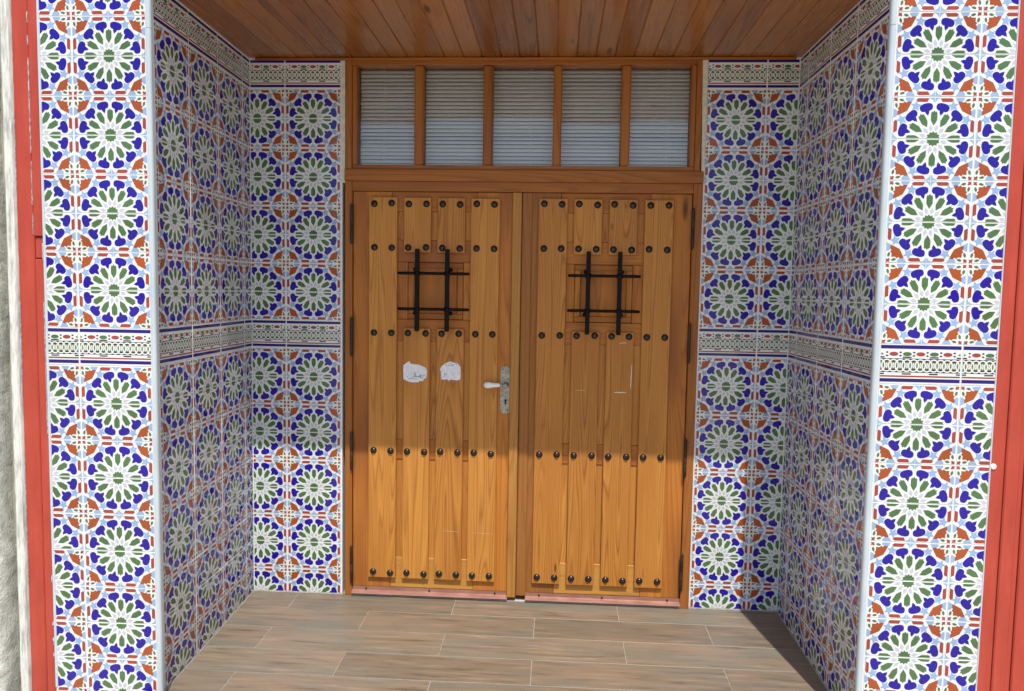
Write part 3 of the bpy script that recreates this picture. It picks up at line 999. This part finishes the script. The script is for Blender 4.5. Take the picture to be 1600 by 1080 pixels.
def grille(leaf, x0, x1, zlo, zhi, zb0, zb1, hx0, hx1, base):
    g = empty('grille'); g.parent = leaf
    gx, gz = (x0 + x1) / 2, (zlo + zhi) / 2
    yg = -0.040
    g.location = (gx - base[0], yg - base[1], gz - base[2])
    for x_ in (x0, x1):
        q = MB(); q.box(-.0105, .0105, -.0105, .0105, zb0 - gz, zb1 - gz, .0015)
        q.build('bar', M['iron'], g, (x_ - gx, 0, 0))
    for z_ in (zlo, zhi):
        q = MB()
        # round bar drawn through the uprights, with flattened ends
        q.lathe([(hx0 - gx, 0.0), (hx0 - gx + .001, .0066), (hx0 - gx + .03, .0080), (x0 - gx - .016, .0074), (x1 - gx + .016, .0074), (hx1 - gx - .03, .0080), (hx1 - gx - .001, .0066), (hx1 - gx, 0.0)],
                (1, 0, 0), (0, -.001, z_ - gz), 10)
        q.build('bar', M['iron'], g)
        for x_ in (x0, x1):
            q = MB()
            q.lathe([(-.0145, .0075), (-.012, .0125), (0, .0138), (.012, .0125), (.0145, .0075)], (1, 0, 0), (x_ - gx, -.001, z_ - gz), 12)
            q.build('collar', M['iron'], g)
            # bolt fixing the grille to the hatch
            sx = -1 if x_ == x0 else 1
            sz = 1 if z_ == zhi else -1
            q = MB()
            q.lathe([(0, .0045), (.034, .0045), (.036, .010), (.040, .010), (.042, .009)], (0, 1, 0), (x_ - gx + sx * .012, 0.006, z_ - gz + sz * .020), 12)
            q.lathe([(0, 0.0), (.001, .006), (.004, .0095), (.008, .0095), (.010, .006)], (0, 1, 0), (x_ - gx + sx * .012, 0.000, z_ - gz + sz * .020), 12)
            q.build('bolt', M['iron'], g)
    return g


def leaf(name, xa, xb, planks, hatch, bars, hz, hinge_x, hz_list, label, left):
    base = Vector((xa if left else xb, 0.03, 0.045))
    L = empty(name, base)
    tag(L, label, 'door', 'leaves of the double door')
    Z0, Z1 = 0.046, 2.0495
    p = planks
    def lp(nm, mat, *a, c=0.0018, parent=L):
        o = boxpart(nm, mat, parent, *a, c=c)
        o.location = Vector(o.location) - base
        return o
    s1 = (xa, p[0][1] - .03)
    s2 = (p[3][0] + .03, xb)
    lp('stile', M['stile'] if left else M['worn'], s1[0], s1[1], YS, 0.055, Z0, Z1)
    lp('stile', M['stile'], s2[0], s2[1], YS, 0.055, Z0, Z1)
    for (za, zb_) in ((1.954, Z1), (1.7055, 1.813), (1.312, 1.4205), (0.713, 0.814), (Z0, 0.204)):
        lp('rail', M['rail'] if za > .1 else M['railpale'], s1[1] + .0005, s2[0] - .0005, YR, 0.054, za, zb_)
    zp = [(0.2045, 0.7125), (0.8145, 1.3115), (1.8135, 1.9535)]
    for (za, zb_) in zp:
        # three upright boards, one behind each gap
        g = [s1[1] + .0005, (p[1][0] + p[1][1]) / 2, (p[2][0] + p[2][1]) / 2, s2[0] - .0005]
        for i in range(3):
            lp('backing_board', M['plank'], g[i] + .0004, g[i + 1] - .0004, YB, 0.053, za, zb_, c=0.0008)
    plank(L, *p[0], 0.100, 2.021, hz, base)
    plank(L, *p[3], 0.098, 2.019, hz, base)
    for q_ in (p[1], p[2]):
        plank(L, *q_, 1.752, 2.020, hz[:2], base)
        plank(L, *q_, 0.099, 1.377, hz[2:], base)
    # hatch
    hx0, hx1, z0, z1 = hatch
    lp('hatch_surround', M['stile'], s1[1] + .0005, hx0 - .0022, YR + .004, 0.053, 1.4210, 1.7050)
    lp('hatch_surround', M['stile'], hx1 + .0022, s2[0] - .0005, YR + .004, 0.053, 1.4210, 1.7050)
    h = empty('hatch'); h.parent = L
    hc = Vector(((hx0 + hx1) / 2, YR, (z0 + z1) / 2)); h.location = hc - base
    def hp(nm, mat, x0_, x1_, y0_, y1_, za, zb_, c=0.002):
        o = boxpart(nm, mat, h, x0_, x1_, y0_, y1_, za, zb_, c=c); o.location = Vector(o.location) - hc
        return o
    w = 0.027
    hp('hatch_frame', M['rail'], hx0, hx1, YR + .003, .05, z1 - w, z1)
    hp('hatch_frame', M['rail'], hx0, hx1, YR + .003, .05, z0, z0 + w)
    hp('hatch_frame', M['stile'], hx0, hx0 + w, YR + .0035, .05, z0 + w + .0004, z1 - w - .0004)
    hp('hatch_frame', M['stile'], hx1 - w, hx1, YR + .0035, .05, z0 + w + .0004, z1 - w - .0004)
    # raised-and-fielded panel
    q = MB()
    A, B_, C_, D_ = hx0 + w, hx1 - w, z0 + w, z1 - w
    i1, i2 = 0.006, 0.030
    rgs = []
    for (ins, y) in ((0, YR + .004), (i1, YR + .009), (i2, YR + .001)):
        rgs.append([(A + ins, y, C_ + ins), (B_ - ins, y, C_ + ins), (B_ - ins, y, D_ - ins), (A + ins, y, D_ - ins)])
    for k in range(2):
        for i in range(4):
            j = (i + 1) % 4
            q.poly([rgs[k][i], rgs[k][j], rgs[k + 1][j], rgs[k + 1][i]])
    q.poly(rgs[2])
    o = q.build('hatch_panel', M['stile'], h); o.location = -hc
    lp('hatch_backing', M['hole'], s1[1] + .001, s2[0] - .001, 0.046, 0.0535, 1.4215, 1.7045, c=0)
    grille(L, *bars, base)
    # hinges
    for z in hz_list:
        put('hinge', hinge_me, L, Vector((hinge_x, -0.012, z)) - base)
    # metal drip strip along the foot
    xs0, xs1 = (xa - .002, -0.221) if left else (-0.130, xb + .002)
    q = MB()
    prof = [(YS - .0005, 0.046), (YS - .003, 0.0460), (YS - .004, 0.029), (-0.012, 0.021), (-0.015, 0.015), (-0.013, 0.012), (YS - .0005, 0.014)]
    n_ = len(prof)
    vs = [(xs0, y, z) for y, z in prof] + [(xs1, y, z) for y, z in prof]
    q.raw(vs, [(i, (i + 1) % n_, n_ + (i + 1) % n_, n_ + i) for i in range(n_)] + [tuple(range(n_))[::-1], tuple(range(n_, 2 * n_))])
    k = q.build('drip_strip', M['kick'], L); k.location = -base
    for fx in (0.09, 0.5, 0.92):
        q = MB(); q.lathe([(0, .005), (.0025, .0045), (.003, 0)], (0, -1, 0), (0, 0, 0), 10)
        q.build('screw', M['hinge'], k, (xs0 + (xs1 - xs0) * fx, YS - .006, 0.037))
    return L, base


HZ = [1.990, 1.776, 1.352, 0.757, 0.128]
LL, bL = leaf('door_leaf', -1.0170, -0.2255, [(-.935, -.794), (-.760, -.626), (-.594, -.457), (-.428, -.287)],
              (-.741, -.467, 1.423, 1.703), (-.686, -.538, 1.474, 1.649, 1.365, 1.768, -.783, -.428), HZ, -1.0195, [1.888, 1.329, 0.752, 0.166],
              'left leaf of the wooden double door, with the handle and paper scraps', True)
LR, bR = leaf('door_leaf', -0.1765, 0.6425, [(-.097, .042), (.075, .212), (.246, .381), (.416, .553)],
              (.086, .366, 1.423, 1.703), (.149, .300, 1.480, 1.649, 1.365, 1.766, .050, .401), [z + .004 for z in HZ], 0.6455, [1.884, 1.331, 0.765, 0.188],
              'right leaf of the wooden double door, without a handle', False)
# cover strip on the meeting edge
o = boxpart('cover_strip', M['pale'], LL, -0.2252, -0.1795, -0.010, 0.04, 0.022, 2.0490, c=0.004)
o.location = Vector(o.location) - bL
o = boxpart('meeting_stile', M['worn'], LR, -0.1770, -0.130, 0.002, 0.0098, 0.030, 2.0485, c=0.002)
o.location = Vector(o.location) - bR

# handle
hd = empty('handle'); hd.parent = LL
hc = Vector((-0.247, YS, 1.077)); hd.location = hc - bL
pts = []
hw, hh = 0.0255, 0.121
for (ccx, ccz, a0) in ((0, hh - .0255, 0), (0, -hh + .0255, 180)):
    for i in range(11):
        an = R(a0 + 18 * i)
        rr_ = 0.0255 if i in (0, 10) else 0.0245
        pts.append((ccx + rr_ * math.cos(an), ccz + rr_ * math.sin(an)))
q = MB(); q.plate([(-x_, z_) for x_, z_ in reversed(pts)], -0.0045, 0.0)
q.plate([(-x_ * .80, z_ * .965) for x_, z_ in reversed(pts)], -0.0062, -0.0044)
q.build('handle_plate', M['plate'], hd)
q = MB()
q.lathe([(0, .0125), (.006, .0120), (.010, .0085), (.040, .0080), (.048, .0080)], (0, -1, 0), (0.004, -.006, 0.029), 16)
q.lathe([(0, .0075), (.026, .0068), (.030, .0095), (.034, .0095)], (-1, 0, 0), (0.010, -.047, 0.029), 14)
q.build('handle_neck', M['plate'], hd)
q = MB()
q.lathe([(0, .0085), (.008, .0105), (.022, .0108), (.036, .0128), (.052, .0160), (.064, .0165), (.073, .0138), (.079, .0080), (.081, 0)], (-1, 0, -0.02), (-0.0245, -.047, 0.029), 18)
q.build('handle_grip', M['porcelain'], hd)
q = MB()
q.lathe([(0, .0065), (.001, .0065)], (0, -1, 0), (0.002, -.0063, -0.052), 12)
q.box(-.0018, .0058, -.0074, -.0063, -.072, -.054)
q.build('keyhole', M['hole'], hd)
for (x_, z_) in ((-.013, .103), (.012, -.100)):
    q = MB(); q.lathe([(0, .0035), (.001, .003)], (0, -1, 0), (x_, -.0062, z_), 10)
    q.build('plate_screw', M['hole'], hd)

# scuffs and scratches in the varnish of the right leaf
def scuff(leaf_, base, pts, w):
    q = MB()
    up, dn = [], []
    for i, (x_, z_) in enumerate(pts):
        ww = w * (0.35 + 0.65 * math.sin(math.pi * (i + .5) / len(pts)))
        a_ = Vector(pts[min(i + 1, len(pts) - 1)]) - Vector(pts[max(i - 1, 0)])
        nrm = Vector((-a_.y, a_.x)).normalized() * ww
        up.append((x_ + nrm.x, YP - .0018, z_ + nrm.y)); dn.append((x_ - nrm.x, YP - .0018, z_ - nrm.y))
    for i in range(len(pts) - 1):
        q.poly([dn[i], dn[i + 1], up[i + 1], up[i]])
    o = q.build('scratch', M['scuff'], leaf_); o.location = -base
scuff(LR, bR, [(.290, 1.080), (.305, 1.081), (.32, 1.080), (.335, 1.081), (.35, 1.0805)], .0030)
scuff(LR, bR, [(.373, 1.22), (.372, 1.18), (.371, 1.15), (.3705, 1.12), (.370, 1.10)], .0022)
scuff(LR, bR, [(.10, 1.087), (.12, 1.086), (.14, 1.087), (.15, 1.086)], .0009)
scuff(LR, bR, [(.31, 1.322), (.33, 1.326), (.345, 1.324)], .0018)
scuff(LL, bL, [(-.555, .356), (-.52, .353), (-.49, .352), (-.47, .352)], .0006)
scuff(LL, bL, [(-.40, .350), (-.36, .349), (-.33, .347), (-.30, .346)], .0005)


# ------------------------------------------------------------------ torn paper scraps stuck to the left leaf
def paper(label, outline, strokes, ox, oz, sc, px0, pz0):
    """outline / strokes in zoom pixels of the photograph's scrap, turned into metres on the plank"""
    def cv(p): return ((p[0] - px0) * sc, -(p[1] - pz0) * sc)
    root = None
    q = MB()
    pts = [cv(p) for p in outline]
    ar = sum(pts[i - 1][0] * pts[i][1] - pts[i][0] * pts[i - 1][1] for i in range(len(pts)))
    if ar < 0: pts = pts[::-1]
    q.plate(pts, -0.0006, 0.0)
    root = q.build('torn_paper', M['paper'], None, (ox, YP - .0016, oz))
    tag(root, label, 'paper', 'torn paper scraps on the door')
    for st, w in strokes:
        q = MB()
        ps = [Vector(cv(p)) for p in st]
        for i in range(len(ps) - 1):
            d = (ps[i + 1] - ps[i])
            if d.length < 1e-6: continue
            n2_ = Vector((-d.y, d.x)).normalized() * w
            e = d.normalized() * w * .4
            a_, b_ = ps[i] - e, ps[i + 1] + e
            q.poly([(a_.x - n2_.x, -.0009, a_.y - n2_.y), (b_.x - n2_.x, -.0009, b_.y - n2_.y), (b_.x + n2_.x, -.0009, b_.y + n2_.y), (a_.x + n2_.x, -.0009, a_.y + n2_.y)])
        q.build('handwriting', M['ink'], root)
    return root


S1 = 0.00305 / 21.6
paper('torn white paper scrap on the door, the left one with one written line',
      [(200, 330), (300, 255), (415, 175), (445, 210), (430, 270), (490, 265), (560, 290), (650, 292), (760, 300), (850, 345), (945, 375), (1010, 430), (1045, 520),
       (1040, 640), (1010, 770), (930, 810), (915, 880), (780, 885), (720, 930), (560, 935), (420, 925), (320, 880), (205, 825), (195, 560)],
      [([(910, 640), (905, 700), (890, 760), (850, 772), (810, 760)], .0011), ([(810, 760), (800, 735), (830, 690), (850, 680), (800, 665), (790, 690), (800, 725)], .0012),
       ([(800, 725), (740, 725), (700, 715), (660, 725), (620, 715), (610, 680), (640, 660), (660, 690)], .0014), ([(620, 715), (600, 740), (520, 745)], .0011),
       ([(660, 575), (620, 590), (580, 640), (600, 655)], .0013), ([(960, 640), (965, 700)], .0009), ([(330, 715), (345, 725)], .0016), ([(370, 825), (410, 808), (560, 806), (700, 812)], .0009)],
      -0.699, 1.160, S1, 620, 555)
paper('torn white paper scrap on the door, the right one with faint writing',
      [(180, 420), (240, 345), (330, 275), (420, 215), (510, 178), (600, 200), (700, 230), (780, 235), (840, 295), (890, 370), (900, 500), (898, 700), (890, 820), (760, 850), (670, 835),
       (600, 825), (530, 830), (505, 885), (470, 850), (400, 810), (330, 830), (220, 830), (200, 790), (270, 770), (190, 740), (215, 680), (190, 610), (210, 560), (170, 500)],
      [([(375, 305), (405, 325)], .0016), ([(475, 315), (515, 330)], .0016), ([(550, 245), (555, 295), (570, 310)], .0009), ([(590, 330), (620, 310), (640, 285), (610, 330)], .0013),
       ([(730, 270), (760, 300)], .0013), ([(325, 615), (350, 640), (360, 665), (335, 640)], .0013), ([(400, 580), (402, 650)], .0009), ([(280, 715), (320, 722)], .0010),
       ([(600, 635), (690, 632)], .0005), ([(850, 600), (852, 625)], .0008)],
      -0.5215, 1.164, S1, 540, 545)
